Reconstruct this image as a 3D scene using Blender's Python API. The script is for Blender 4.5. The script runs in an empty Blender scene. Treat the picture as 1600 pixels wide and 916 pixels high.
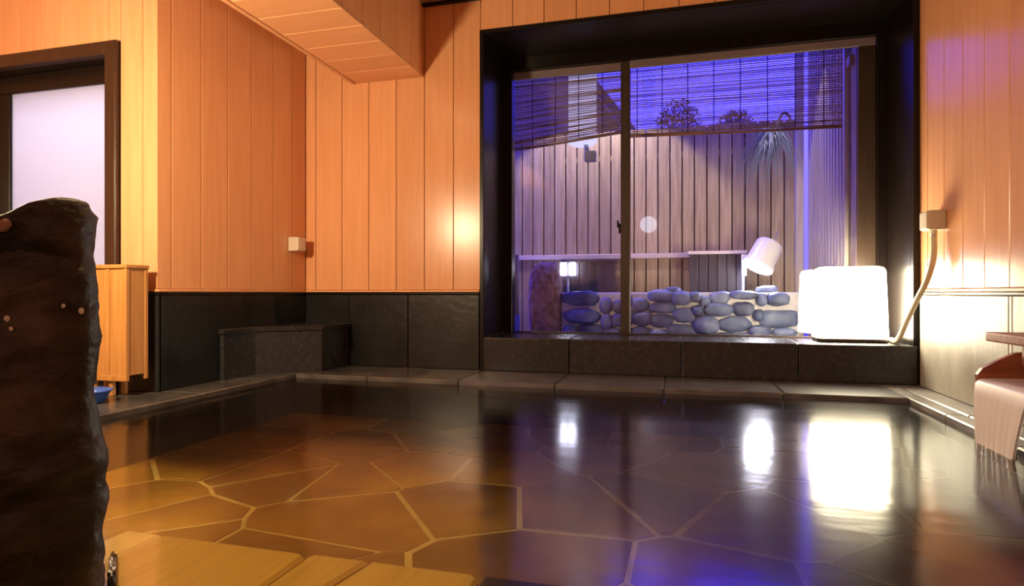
import bpy, bmesh, math, random
from mathutils import Vector, Matrix, noise

S = bpy.context.scene
C = S.collection
random.seed(11)

# ------------------------------------------------------------------ camera
EYE = 0.55
YAW = math.radians(15.2)
cam = bpy.data.cameras.new('camera')
cam.sensor_width = 36.0
cam.lens = 957.0 / 1600.0 * 36.0
cam.clip_start = 0.05
camo = bpy.data.objects.new('camera', cam)
camo.location = (0, 0, EYE)
camo.rotation_euler = (math.pi / 2, 0, YAW)
C.objects.link(camo)
S.camera = camo

# ------------------------------------------------------------------ world: blue dusk sky
W = bpy.data.worlds.new('dusk_sky')
S.world = W
W.use_nodes = True
bg = W.node_tree.nodes['Background']
bg.inputs[0].default_value = (0.055, 0.045, 1.0, 1)
bg.inputs[1].default_value = 3.2

# ------------------------------------------------------------------ exposure
S.view_settings.view_transform = 'Standard'
S.view_settings.look = 'None'
S.view_settings.gamma = 1.0
S.view_settings.use_curve_mapping = False
S.view_settings.exposure = 1.0

# lamp strengths (the lamps themselves are built further down)
K_GLOBE = 262.0          # yellow globe lamp by the door
K_REAR = 3.6           # dim pale globe lamp on the wall behind the bather
K_SILL = 18.0            # lantern on the window sill
K_GARDEN = 26.0         # lamps in the garden
K_DOWN = 125.0          # ceiling downlight over the near pool
COL_GLOBE = (1.0, 0.76, 0.46)
COL_REAR = (0.84, 0.86, 1.0)
COL_SILL = (1.0, 0.86, 0.58)

# ------------------------------------------------------------------ materials
MATS = {}
def new_mat(name):
    m = bpy.data.materials.new(name); m.use_nodes = True
    MATS[name] = m
    nt = m.node_tree; nt.nodes.clear()
    out = nt.nodes.new('ShaderNodeOutputMaterial')
    return m, nt, out

def N(nt, t, **kw):
    n = nt.nodes.new(t)
    for k, v in kw.items(): setattr(n, k, v)
    return n

def coords(nt, scale=(1, 1, 1), rnd=True):
    tc = N(nt, 'ShaderNodeTexCoord')
    mp = N(nt, 'ShaderNodeMapping'); mp.inputs['Scale'].default_value = scale
    nt.links.new(tc.outputs['Object'], mp.inputs['Vector'])
    oi = None
    if rnd:
        oi = N(nt, 'ShaderNodeObjectInfo')
        mul = N(nt, 'ShaderNodeVectorMath', operation='SCALE')
        mul.inputs[0].default_value = (37.0, 19.0, 53.0)
        nt.links.new(oi.outputs['Random'], mul.inputs['Scale'])
        nt.links.new(mul.outputs[0], mp.inputs['Location'])
    return mp.outputs[0], oi

def mat(name, cols, rough=0.5, scale=(1, 1, 1), nscale=5.0, detail=5.0, bump=0.1, bscale=None,
        var=0.12, spec=0.5, metal=0.0, rvar=0.0, stops=None, coat=0.0):
    """Principled material with noise-driven colour, per-object value change and noise bump."""
    m, nt, out = new_mat(name)
    vec, oi = coords(nt, scale)
    p = N(nt, 'ShaderNodeBsdfPrincipled')
    nz = N(nt, 'ShaderNodeTexNoise'); nz.inputs['Scale'].default_value = nscale
    nz.inputs['Detail'].default_value = detail
    nt.links.new(vec, nz.inputs['Vector'])
    cr = N(nt, 'ShaderNodeValToRGB')
    e = cr.color_ramp.elements
    n = len(cols)
    st = stops or [0.3 + 0.4 * i / max(1, n - 1) for i in range(n)]
    e[0].position = st[0]; e[0].color = (*cols[0], 1)
    e[1].position = st[-1]; e[1].color = (*cols[-1], 1)
    for i in range(1, n - 1):
        k = e.new(st[i]); k.color = (*cols[i], 1)
    nt.links.new(nz.outputs['Fac'], cr.inputs[0])
    hs = N(nt, 'ShaderNodeHueSaturation')
    mr = N(nt, 'ShaderNodeMapRange')
    mr.inputs['To Min'].default_value = 1 - var; mr.inputs['To Max'].default_value = 1 + var
    nt.links.new(oi.outputs['Random'], mr.inputs['Value'])
    nt.links.new(mr.outputs[0], hs.inputs['Value'])
    nt.links.new(cr.outputs[0], hs.inputs['Color'])
    nt.links.new(hs.outputs[0], p.inputs['Base Color'])
    p.inputs['Roughness'].default_value = rough
    if rvar:
        rr = N(nt, 'ShaderNodeMapRange')
        rr.inputs['To Min'].default_value = rough - rvar; rr.inputs['To Max'].default_value = rough + rvar
        nt.links.new(nz.outputs['Fac'], rr.inputs['Value']); nt.links.new(rr.outputs[0], p.inputs['Roughness'])
    p.inputs['Metallic'].default_value = metal
    p.inputs['Specular IOR Level'].default_value = spec
    p.inputs['Coat Weight'].default_value = coat
    if bump:
        nb = N(nt, 'ShaderNodeTexNoise'); nb.inputs['Scale'].default_value = bscale or nscale * 3
        nb.inputs['Detail'].default_value = 6
        nt.links.new(vec, nb.inputs['Vector'])
        b = N(nt, 'ShaderNodeBump'); b.inputs['Strength'].default_value = bump
        b.inputs['Distance'].default_value = 0.02
        nt.links.new(nb.outputs['Fac'], b.inputs['Height']); nt.links.new(b.outputs[0], p.inputs['Normal'])
    nt.links.new(p.outputs[0], out.inputs[0])
    return m

def emit(name, col, k):
    m, nt, out = new_mat(name)
    e = N(nt, 'ShaderNodeEmission'); e.inputs[0].default_value = (*col, 1); e.inputs[1].default_value = k
    nt.links.new(e.outputs[0], out.inputs[0])
    return m

def surface_mix(name, ior, tint, rough, bump=0.0, bsc=(1, 1, 1), bn=4.0, dist=0.02):
    """Clear sheet: Fresnel mix of see-through and mirror."""
    m, nt, out = new_mat(name)
    fr = N(nt, 'ShaderNodeFresnel'); fr.inputs['IOR'].default_value = ior
    tr = N(nt, 'ShaderNodeBsdfTransparent'); tr.inputs[0].default_value = (*tint, 1)
    gl = N(nt, 'ShaderNodeBsdfGlossy'); gl.inputs['Roughness'].default_value = rough
    mx = N(nt, 'ShaderNodeMixShader')
    nt.links.new(fr.outputs[0], mx.inputs[0]); nt.links.new(tr.outputs[0], mx.inputs[1]); nt.links.new(gl.outputs[0], mx.inputs[2])
    if bump:
        vec, _ = coords(nt, bsc, False)
        nz = N(nt, 'ShaderNodeTexNoise'); nz.inputs['Scale'].default_value = bn; nz.inputs['Detail'].default_value = 3
        nt.links.new(vec, nz.inputs['Vector'])
        b = N(nt, 'ShaderNodeBump'); b.inputs['Strength'].default_value = bump; b.inputs['Distance'].default_value = dist
        nt.links.new(nz.outputs['Fac'], b.inputs['Height'])
        nt.links.new(b.outputs[0], gl.inputs['Normal']); nt.links.new(b.outputs[0], fr.inputs['Normal'])
    nt.links.new(mx.outputs[0], out.inputs[0])
    return m

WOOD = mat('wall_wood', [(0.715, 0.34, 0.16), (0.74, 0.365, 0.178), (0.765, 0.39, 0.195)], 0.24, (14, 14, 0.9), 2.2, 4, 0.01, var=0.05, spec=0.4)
WOODH = mat('beam_wood', [(0.715, 0.34, 0.16), (0.74, 0.365, 0.178), (0.765, 0.39, 0.195)], 0.42, (0.9, 14, 14), 2.2, 4, 0.02, var=0.05, spec=0.4)
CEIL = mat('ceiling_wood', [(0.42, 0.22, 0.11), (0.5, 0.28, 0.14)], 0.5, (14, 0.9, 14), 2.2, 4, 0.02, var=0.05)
DARKWOOD = mat('dark_wood', [(0.006, 0.004, 0.004), (0.011, 0.007, 0.006)], 0.3, (20, 20, 1), 3, 4, 0.03, spec=0.22)
BROWN = mat('brown_door_wood', [(0.026, 0.010, 0.006), (0.042, 0.018, 0.010)], 0.35, (20, 20, 1), 3, 4, 0.05)
SASH = mat('bronze_sash', [(0.030, 0.017, 0.011), (0.042, 0.025, 0.017)], 0.4, (12, 12, 1), 3, 3, 0.03)
RAILM = mat('mauve_rail', [(0.16, 0.12, 0.13), (0.2, 0.15, 0.16)], 0.4, nscale=4)
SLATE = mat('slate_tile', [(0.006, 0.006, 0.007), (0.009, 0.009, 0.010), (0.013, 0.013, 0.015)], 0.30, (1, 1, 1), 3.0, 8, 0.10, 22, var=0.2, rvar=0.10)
SLATE_LIT = mat('lamplit_slate', [(0.26, 0.24, 0.21), (0.36, 0.34, 0.30), (0.46, 0.44, 0.40)], 0.42, (1, 1, 0.5), 6.0, 8, 0.10, 24, var=0.12)  # slate with the lantern's light put into a paler base colour
GRANITE = mat('sill_granite', [(0.018, 0.017, 0.020), (0.028, 0.027, 0.031)], 0.26, nscale=40, detail=8, bump=0.05, bscale=30, var=0.15, rvar=0.08)
DECK = mat('wet_deck_stone', [(0.045, 0.042, 0.045), (0.085, 0.08, 0.078), (0.13, 0.12, 0.115)], 0.16, nscale=5, detail=8, bump=0.06, bscale=18, var=0.15, rvar=0.06)
DECKL = mat('pale_deck_stone', [(0.18, 0.17, 0.18), (0.26, 0.25, 0.26), (0.34, 0.325, 0.33)], 0.34, nscale=5, detail=8, bump=0.06, bscale=18, var=0.12, rvar=0.06)
BASIN = mat('basin_stone', [(0.02, 0.017, 0.014), (0.045, 0.035, 0.026)], 0.4, nscale=6, bump=0.1)
FLAG = mat('flagstone', [(0.11, 0.058, 0.008), (0.19, 0.108, 0.012), (0.30, 0.18, 0.02)], 0.55, nscale=2.6, detail=7, bump=0.25, bscale=9, var=0.28)
JOINT = mat('pale_joint', [(0.36, 0.29, 0.12), (0.50, 0.41, 0.19)], 0.7, nscale=12, bump=0.1)
RIM = mat('rim_stone', [(0.35, 0.235, 0.065), (0.40, 0.275, 0.08), (0.44, 0.31, 0.095)], 0.5, (22, 1.2, 1), 2.0, 6, 0.06, 4, var=0.10)
RIML = mat('pale_rim_stone', [(0.60, 0.47, 0.28), (0.66, 0.53, 0.33)], 0.5, (22, 1.2, 1), 2.0, 6, 0.10, 4, var=0.04)
ROCK = mat('dark_rock', [(0.007, 0.006, 0.006), (0.020, 0.014, 0.011), (0.048, 0.031, 0.022), (0.11, 0.08, 0.062)], 0.5, (1.4, 1.4, 1.9), 5.0, 10, 0.8, 10, var=0.0, spec=0.4,
           stops=[0.30, 0.46, 0.60, 0.80], rvar=0.15)
QUARTZ = mat('pale_mineral', [(0.62, 0.62, 0.60), (0.74, 0.73, 0.70)], 0.4, nscale=20)
PINKMIN = mat('pink_mineral', [(0.20, 0.10, 0.08), (0.27, 0.15, 0.12)], 0.5, nscale=30)
BOXW = mat('honey_wood', [(0.40, 0.17, 0.040), (0.48, 0.22, 0.058), (0.54, 0.26, 0.08)], 0.45, (18, 18, 1), 2.2, 5, 0.04, var=0.06)
REDW = mat('red_wood', [(0.20, 0.05, 0.028), (0.30, 0.085, 0.045), (0.38, 0.12, 0.07)], 0.4, (2, 14, 14), 2.4, 5, 0.08, var=0.1)
PLASTIC = mat('cream_plastic', [(0.62, 0.55, 0.44), (0.66, 0.59, 0.48)], 0.4, nscale=3, bump=0)
CABLE = mat('beige_conduit', [(0.66, 0.56, 0.38), (0.72, 0.62, 0.44)], 0.45, nscale=3, bump=0)
BLUEP = mat('blue_plastic', [(0.03, 0.09, 0.42), (0.04, 0.12, 0.5)], 0.35, nscale=3, bump=0)
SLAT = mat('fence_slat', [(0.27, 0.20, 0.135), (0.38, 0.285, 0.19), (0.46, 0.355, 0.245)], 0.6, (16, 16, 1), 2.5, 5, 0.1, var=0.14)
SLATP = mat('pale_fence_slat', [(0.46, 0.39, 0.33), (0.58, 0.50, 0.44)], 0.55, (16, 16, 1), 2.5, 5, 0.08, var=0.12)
FRAIL = mat('pale_rail', [(0.62, 0.52, 0.48), (0.70, 0.60, 0.56)], 0.5, (1, 14, 14), 2)
REED = mat('bamboo_reed', [(0.16, 0.105, 0.06), (0.30, 0.20, 0.115), (0.46, 0.33, 0.20)], 0.5, (2, 30, 30), 2.5, 4, 0.0, var=0.1)
CORD = mat('dark_cord', [(0.010, 0.009, 0.012), (0.02, 0.018, 0.022)], 0.7, nscale=10, bump=0)
HEM = mat('blind_hem', [(0.28, 0.13, 0.04), (0.36, 0.18, 0.06)], 0.5, (2, 20, 20), 2.5)
STONE = mat('bluelit_garden_stone', [(0.07, 0.095, 0.17), (0.13, 0.17, 0.29), (0.25, 0.30, 0.44)], 0.5, nscale=6, detail=7, bump=0.25, bscale=14, var=0.32)  # blue of the garden light is mixed into the stone colour
MORTAR = mat('pale_mortar', [(0.50, 0.49, 0.50), (0.64, 0.62, 0.63)], 0.8, nscale=14, bump=0.3)
TUFF = mat('rough_tuff', [(0.13, 0.085, 0.06), (0.26, 0.18, 0.13), (0.42, 0.31, 0.25)], 0.8, nscale=16, detail=9, bump=0.6, bscale=34, var=0)
GRAVEL = mat('garden_gravel', [(0.16, 0.14, 0.15), (0.34, 0.31, 0.32)], 0.8, nscale=40, detail=5, bump=0.4)
DARKBOX = mat('dark_slat_box', [(0.018, 0.016, 0.026), (0.045, 0.04, 0.055)], 0.45, (16, 16, 1), 2.5)
WHITE = mat('white_enamel', [(0.80, 0.79, 0.76), (0.86, 0.85, 0.82)], 0.35, nscale=3, bump=0)
GREY = mat('grey_metal', [(0.26, 0.26, 0.28), (0.32, 0.32, 0.34)], 0.4, nscale=5, metal=0.2)
POSTM = mat('bluelit_post', [(0.10, 0.16, 0.55), (0.16, 0.22, 0.65)], 0.45, nscale=9)  # blue light on the lower post, put into its colour
LEAF = mat('spiky_leaf', [(0.20, 0.28, 0.30), (0.34, 0.42, 0.44)], 0.45, nscale=8, bump=0)
PLASTER = mat('changing_room_plaster', [(0.74, 0.72, 0.76), (0.8, 0.78, 0.82)], 0.8, nscale=4)

HOUSE = mat('house_plaster', [(0.30, 0.21, 0.085), (0.38, 0.27, 0.11)], 0.7, nscale=4)
DECKB = mat('wet_far_deck_stone', [(0.06, 0.06, 0.075), (0.09, 0.09, 0.11), (0.13, 0.13, 0.15)], 0.30, nscale=9, detail=8, bump=0.03, bscale=22, var=0.1, spec=1.0)

GLASS = surface_mix('window_glass', 1.48, (0.97, 0.97, 0.98), 0.0)
WATER = surface_mix('bath_water', 1.9, (0.95, 0.86, 0.62), 0.14, 0.04, (0.8, 2.2, 1), 2.2, 0.05)

def frosted(name='frosted_glass', ct=(0.86, 0.86, 0.92), cd=(0.7, 0.7, 0.74), f=0.25):
    m, nt, out = new_mat(name)
    t = N(nt, 'ShaderNodeBsdfTranslucent'); t.inputs[0].default_value = (*ct, 1)
    d = N(nt, 'ShaderNodeBsdfPrincipled'); d.inputs['Base Color'].default_value = (*cd, 1); d.inputs['Roughness'].default_value = 0.3
    mx = N(nt, 'ShaderNodeMixShader'); mx.inputs[0].default_value = f
    nt.links.new(t.outputs[0], mx.inputs[1]); nt.links.new(d.outputs[0], mx.inputs[2]); nt.links.new(mx.outputs[0], out.inputs[0])
    return m
FROST = frosted()
FALL = frosted('white_falling_water', (0.93, 0.94, 0.96), (0.95, 0.96, 0.97), 0.88)

# ------------------------------------------------------------------ builders
def link(name, me, m, parent=None, loc=(0, 0, 0), rot=None):
    o = bpy.data.objects.new(name, me)
    if m is not None and not me.materials: me.materials.append(m)
    C.objects.link(o)
    base = Vector((0, 0, 0))
    q = parent
    while q is not None:
        base += q.location; q = q.parent
    o.location = Vector(loc) - base
    if parent is not None: o.parent = parent
    if rot: o.rotation_euler = rot
    return o

def empty(name, loc=(0, 0, 0)):
    o = bpy.data.objects.new(name, None); C.objects.link(o)
    o.location = loc; o.empty_display_size = 0.1
    return o

def tag(o, label=None, cat=None, group=None, kind=None):
    if label: o['label'] = label
    if cat: o['category'] = cat
    if group: o['group'] = group
    if kind: o['kind'] = kind
    return o

_cache = {}
def box(name, lo, hi, m, parent=None, bev=0.003, seg=1, rot=None):
    """Chamfered box as its own object, origin at its centre; alike boxes share a mesh."""
    d = tuple(round(b - a, 4) for a, b in zip(lo, hi))
    ce = [(a + b) / 2 for a, b in zip(lo, hi)]
    key = (d, m.name, bev, seg)
    me = _cache.get(key)
    if me is None:
        bm = bmesh.new(); bmesh.ops.create_cube(bm, size=1)
        bmesh.ops.scale(bm, vec=d, verts=bm.verts)
        if bev: bmesh.ops.bevel(bm, geom=bm.edges[:], offset=min(bev, min(d) * .45), segments=seg, affect='EDGES', profile=0.5)
        me = bpy.data.meshes.new(name); bm.to_mesh(me); bm.free(); _cache[key] = me
    return link(name, me, m, parent, ce, rot)

def mesh_obj(name, verts, faces, m, parent=None, loc=(0, 0, 0), smooth=False):
    """verts in world coordinates; origin moved to loc."""
    L = Vector(loc)
    me = bpy.data.meshes.new(name)
    me.from_pydata([tuple(Vector(v) - L) for v in verts], [], faces)
    bm = bmesh.new(); bm.from_mesh(me); bmesh.ops.recalc_face_normals(bm, faces=bm.faces); bm.to_mesh(me); bm.free()
    if smooth:
        for p in me.polygons: p.use_smooth = True
    return link(name, me, m, parent, loc)

def prism(name, poly, z0, z1, m, parent=None, bev=0.004):
    """Vertical prism over a ground polygon, chamfered."""
    n = len(poly)
    cx = sum(p[0] for p in poly) / n; cy = sum(p[1] for p in poly) / n
    bm = bmesh.new()
    a = [bm.verts.new((p[0] - cx, p[1] - cy, z0)) for p in poly]
    b = [bm.verts.new((p[0] - cx, p[1] - cy, z1)) for p in poly]
    bm.faces.new(b); bm.faces.new(a[::-1])
    for i in range(n): bm.faces.new((a[i], a[(i + 1) % n], b[(i + 1) % n], b[i]))
    bmesh.ops.recalc_face_normals(bm, faces=bm.faces)
    if bev:
        top = [e for e in bm.edges if all(v.co.z > z1 - 1e-6 for v in e.verts)]
        bmesh.ops.bevel(bm, geom=top, offset=bev, segments=1, affect='EDGES')
    me = bpy.data.meshes.new(name); bm.to_mesh(me); bm.free()
    return link(name, me, m, parent, (cx, cy, 0))

def tube(name, pts, r, m, parent=None, seg=10, close=False):
    """Round tube along world points; r a number or a list."""
    pts = [Vector(p) for p in pts]
    n = len(pts); L = pts[0].copy()
    rs = r if isinstance(r, (list, tuple)) else [r] * n
    vs, fs = [], []
    up = Vector((0, 0, 1)); prev = None
    for i, p in enumerate(pts):
        d = (pts[min(i + 1, n - 1)] - pts[max(i - 1, 0)]).normalized()
        if prev is None:
            s = d.cross(up if abs(d.z) < 0.95 else Vector((1, 0, 0))).normalized()
        else:
            s = (prev - d * prev.dot(d)).normalized()
        prev = s; t = d.cross(s)
        for k in range(seg):
            a = 2 * math.pi * k / seg
            vs.append(p + (s * math.cos(a) + t * math.sin(a)) * rs[i])
    for i in range(n - 1):
        for k in range(seg):
            fs.append((i * seg + k, i * seg + (k + 1) % seg, (i + 1) * seg + (k + 1) % seg, (i + 1) * seg + k))
    fs.append(tuple(range(seg))); fs.append(tuple((n - 1) * seg + k for k in range(seg)))
    return mesh_obj(name, vs, fs, m, parent, L, smooth=(seg > 6))

def smoothcurve(pts, n=8):
    """Catmull-Rom through the points."""
    P = [Vector(p) for p in pts]; P = [P[0] * 2 - P[1]] + P + [P[-1] * 2 - P[-2]]
    out = []
    for i in range(1, len(P) - 2):
        for k in range(n):
            t = k / n
            out.append(0.5 * ((2 * P[i]) + (P[i + 1] - P[i - 1]) * t + (2 * P[i - 1] - 5 * P[i] + 4 * P[i + 1] - P[i + 2]) * t * t
                              + (3 * P[i] - P[i - 1] - 3 * P[i + 1] + P[i + 2]) * t ** 3))
    out.append(P[-2]); return out

def lathe(name, prof, m, parent=None, loc=(0, 0, 0), seg=28, mtx=None):
    vs, fs = [], []
    for (r, z) in prof:
        for k in range(seg):
            a = 2 * math.pi * k / seg
            v = Vector((r * math.cos(a), r * math.sin(a), z))
            if mtx is not None: v = mtx @ v
            vs.append(v + Vector(loc))
    for i in range(len(prof) - 1):
        for k in range(seg):
            fs.append((i * seg + k, i * seg + (k + 1) % seg, (i + 1) * seg + (k + 1) % seg, (i + 1) * seg + k))
    fs.append(tuple(range(seg))); fs.append(tuple((len(prof) - 1) * seg + k for k in range(seg)))
    return mesh_obj(name, vs, fs, m, parent, loc, smooth=False)

def sphere(name, r, m, parent=None, loc=(0, 0, 0), u=24, v=14):
    bm = bmesh.new(); bmesh.ops.create_uvsphere(bm, u_segments=u, v_segments=v, radius=r)
    for f in bm.faces: f.smooth = True
    me = bpy.data.meshes.new(name); bm.to_mesh(me); bm.free()
    return link(name, me, m, parent, loc)

def fbm(p, o=4):
    return noise.fractal(Vector(p), 1.0, 2.0, o)

# ------------------------------------------------------------------ key measures of the room
XL, XR = -2.80, 1.39          # left and right walls of the bath
YB = 4.18                     # back wall
YD = 2.77                     # wall with the door
ZC = 2.67                     # ceiling
ZW = 0.55                     # top of the stone wainscot
YREAR = -2.2
XFAR = -4.5
PW = 0.227                    # plank pitch
WX0, WX1, WZ1 = -1.34, 1.355, 2.40    # window opening
YG = 4.70                     # glass plane
PX0, PX1, PY0, PY1 = -2.52, 1.17, 1.235, 3.64   # pool
ZWAT = -0.03
G = 0.002                     # half a plank gap

def planks_x(parent, x0, x1, y, z0, z1, first=None, m=WOOD):
    """Vertical boards on a wall that faces -Y."""
    e = [x0]
    x = first if first is not None else x0 + PW
    while x < x1 - 0.03: e.append(x); x += PW
    e.append(x1)
    for a, b in zip(e, e[1:]):
        box('plank', (a + G, y, z0), (b - G, y + 0.018, z1), m, parent, 0.0028)

def planks_y(parent, y0, y1, x, z0, z1, sgn, first=None, m=WOOD):
    """Vertical boards on a wall that faces sgn*X, face at x."""
    e = [y0]
    y = first if first is not None else y0 + PW
    while y < y1 - 0.03: e.append(y); y += PW
    e.append(y1)
    for a, b in zip(e, e[1:]):
        lo, hi = (x - 0.018, x) if sgn > 0 else (x, x + 0.018)
        box('plank', (lo, a + G, z0), (hi, b - G, z1), m, parent, 0.0028)

# ------------------------------------------------------------------ back wall
wb = empty('wall_back', (-2.05, YB, 0)); tag(wb, 'orange board wall over dark stone wainscot left of the window', 'wall', kind='structure')
box('wall_core', (XL - 0.10, YB + 0.025, -0.6), (WX0 - 0.035, YG + 0.08, ZC + 0.2), WOOD, wb, 0)
box('wall_core', (WX0 - 0.035, YB + 0.025, WZ1 + 0.03), (WX1 + 0.035, YG + 0.08, ZC + 0.2), WOOD, wb, 0)
box('wall_core', (WX0 - 0.036, YB + 0.031, -0.6), (WX0 - 0.029, YG + 0.08, ZC + 0.2), WOOD, wb, 0)
box('wall_core', (XR - 0.012, YB - 0.0, -0.6), (XR + 0.025, YG + 0.08, 0.235), BASIN, wb, 0)
box('wall_core', (XR + 0.02, YB, 0.235), (XR + 0.025, YG + 0.08, ZC + 0.2), WOOD, wb, 0)
planks_x(wb, XL, WX0 - 0.03, YB, ZW + 0.024, ZC, -2.712)
planks_x(wb, WX0 - 0.03, XR, YB, WZ1 + 0.034, ZC, -1.131)
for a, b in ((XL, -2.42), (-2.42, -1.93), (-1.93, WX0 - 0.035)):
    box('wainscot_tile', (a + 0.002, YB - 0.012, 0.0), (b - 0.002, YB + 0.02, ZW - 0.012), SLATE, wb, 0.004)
box('wainscot_cap', (XL, YB - 0.02, ZW - 0.010), (WX0 - 0.035, YB + 0.02, ZW + 0.004), DARKWOOD, wb, 0.003)
box('skirting_strip', (XL, YB - 0.012, ZW + 0.006), (WX0 - 0.035, YB + 0.02, ZW + 0.022), WOODH, wb, 0.003)
box('cornice', (XL, YB - 0.03, ZC - 0.02), (XR, YB + 0.01, ZC), DARKWOOD, wb, 0.003)

# ------------------------------------------------------------------ left wall (from the door corner back to the window wall)
wl = empty('wall_left', (XL, 3.5, 0)); tag(wl, 'orange board wall over black stone wainscot behind the corner block', 'wall', kind='structure')
box('wall_core', (XL - 0.10, YD + 0.03, -0.6), (XL - 0.022, YB + 0.02, ZC + 0.2), WOOD, wl, 0)
planks_y(wl, YD, YB, XL, ZW + 0.024, ZC, +1, 2.873)
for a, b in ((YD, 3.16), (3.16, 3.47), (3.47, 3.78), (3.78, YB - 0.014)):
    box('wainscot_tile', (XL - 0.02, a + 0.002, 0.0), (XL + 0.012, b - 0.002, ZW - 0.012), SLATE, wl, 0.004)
box('wainscot_cap', (XL - 0.02, YD, ZW - 0.010), (XL + 0.02, YB - 0.02, ZW + 0.004), DARKWOOD, wl, 0.003)
box('skirting_strip', (XL - 0.02, YD, ZW + 0.006), (XL + 0.012, YB - 0.012, ZW + 0.022), WOODH, wl, 0.003)

# ------------------------------------------------------------------ wall with the door
DX0, DX1, DZ = -4.30, -3.14, 1.905
wd = empty('wall_door', (-3.0, YD, 0)); tag(wd, 'yellow lit board wall around the frosted glass door', 'wall', kind='structure')
box('wall_core', (DX1 + 0.02, YD + 0.025, -0.1), (XL - 0.024, YD + 0.13, ZC + 0.2), WOOD, wd, 0)
box('wall_core', (XFAR, YD + 0.025, DZ + 0.02), (DX1 + 0.02, YD + 0.13, ZC + 0.2), WOOD, wd, 0)
box('wall_core', (XFAR, YD + 0.025, -0.1), (DX0 - 0.02, YD + 0.13, DZ + 0.02), WOOD, wd, 0)
planks_x(wd, DX1 + 0.085, XL, YD, ZW + 0.024, ZC, XL - 0.10)
planks_x(wd, XFAR, DX1 + 0.085, YD, DZ + 0.08, ZC)
box('wainscot_tile', (DX1 + 0.085, YD - 0.012, 0), (XL + 0.012, YD + 0.02, ZW - 0.012), SLATE, wd, 0.004)
box('wainscot_cap', (DX1 + 0.085, YD - 0.02, ZW - 0.010), (XL + 0.02, YD + 0.02, ZW + 0.004), DARKWOOD, wd, 0.003)
box('skirting_strip', (DX1 + 0.085, YD - 0.012, ZW + 0.006), (XL + 0.006, YD + 0.02, ZW + 0.022), WOODH, wd, 0.003)

door = empty('door_1', ((DX0 + DX1) / 2, YD, 0)); tag(door, 'dark framed sliding door with frosted white glass', 'door', kind='structure')
for a, b in ((DX1, DX1 + 0.08), (DX0 - 0.08, DX0)):
    box('door_casing', (a, YD - 0.03, 0), (b, YD + 0.03, DZ + 0.075), BROWN, door, 0.006)
box('door_casing', (DX0, YD - 0.03, DZ), (DX1, YD + 0.03, DZ + 0.075), BROWN, door, 0.006)
box('door_lining', (DX1, YD + 0.03, 0), (DX1 + 0.02, YD + 0.30, DZ), DARKWOOD, door, 0)
box('door_lining', (DX0 - 0.02, YD + 0.03, 0), (DX0, YD + 0.30, DZ), DARKWOOD, door, 0)
box('door_lining', (DX0, YD + 0.03, DZ), (DX1, YD + 0.30, DZ + 0.02), DARKWOOD, door, 0)
leaf = box('door_leaf', (-4.04, YD + 0.118, 0.10), (-3.20, YD + 0.126, 1.80), FROST, door, 0)
box('leaf_rail', (-4.14, YD + 0.10, 1.795), (DX1, YD + 0.145, DZ), DARKWOOD, door, 0.004)
box('leaf_rail', (-4.14, YD + 0.10, 0.0), (DX1, YD + 0.145, 0.105), DARKWOOD, door, 0.004)
box('leaf_stile', (-4.14, YD + 0.10, 0.105), (-4.035, YD + 0.145, 1.795), DARKWOOD, door, 0.004)
box('leaf_stile', (-3.205, YD + 0.10, 0.105), (DX1, YD + 0.145, 1.795), DARKWOOD, door, 0.004)
box('fixed_panel', (DX0, YD + 0.17, 0), (-4.10, YD + 0.20, DZ), DARKWOOD, door, 0.003)

# lit changing room behind the frosted door
cr = empty('changing_room', (-3.7, 3.6, 0)); tag(cr, 'pale changing room glowing behind the frosted door', 'room', kind='structure')
box('room_wall', (XFAR, 4.2, -0.1), (XL - 0.1, 4.25, ZC), PLASTER, cr, 0)
box('room_wall', (XFAR - 0.05, YD + 0.13, -0.1), (XFAR, 4.25, ZC), PLASTER, cr, 0)
box('room_wall', (XL - 0.125, YD + 0.13, -0.1), (XL - 0.101, 4.2, ZC), PLASTER, cr, 0)
box('room_floor', (XFAR, YD + 0.13, -0.1), (XL - 0.1, 4.25, -0.001), PLASTER, cr, 0)
lamp = bpy.data.lights.new('changing_room_lamp', 'AREA'); lamp.shape = 'RECTANGLE'; lamp.size = 0.9; lamp.size_y = 0.5
lamp.energy = 15; lamp.color = (0.80, 0.78, 1.0)
lo = bpy.data.objects.new('changing_room_lamp', lamp); lo.location = (-3.45, 3.6, 2.5); C.objects.link(lo)

# ------------------------------------------------------------------ right wall
wr = empty('wall_right', (XR, 2.0, 0)); tag(wr, 'orange board wall over slate wainscot coloured pale as if lamplit at the right', 'wall', kind='structure')
box('wall_core', (XR + 0.024, YREAR, -0.6), (XR + 0.14, YG + 0.08, ZC + 0.2), WOOD, wr, 0)
planks_y(wr, YREAR, YB - 0.002, XR, ZW + 0.024, ZC, -1, 3.138 - 23 * PW)
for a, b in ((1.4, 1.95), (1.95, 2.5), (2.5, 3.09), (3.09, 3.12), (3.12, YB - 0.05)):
    box('wainscot_tile', (XR - 0.012, a + 0.002, 0.0), (XR + 0.02, b - 0.002, ZW - 0.012), SLATE_LIT, wr, 0.004)
box('wainscot_tile', (XR - 0.012, YREAR, 0.0), (XR + 0.02, 1.4, ZW - 0.012), SLATE_LIT, wr, 0.004)
box('wainscot_cap', (XR - 0.02, YREAR, ZW - 0.010), (XR + 0.02, YB - 0.03, ZW + 0.004), DARKWOOD, wr, 0.003)
box('skirting_strip', (XR - 0.012, YREAR, ZW + 0.006), (XR + 0.02, YB - 0.03, ZW + 0.022), WOODH, wr, 0.003)

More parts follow.
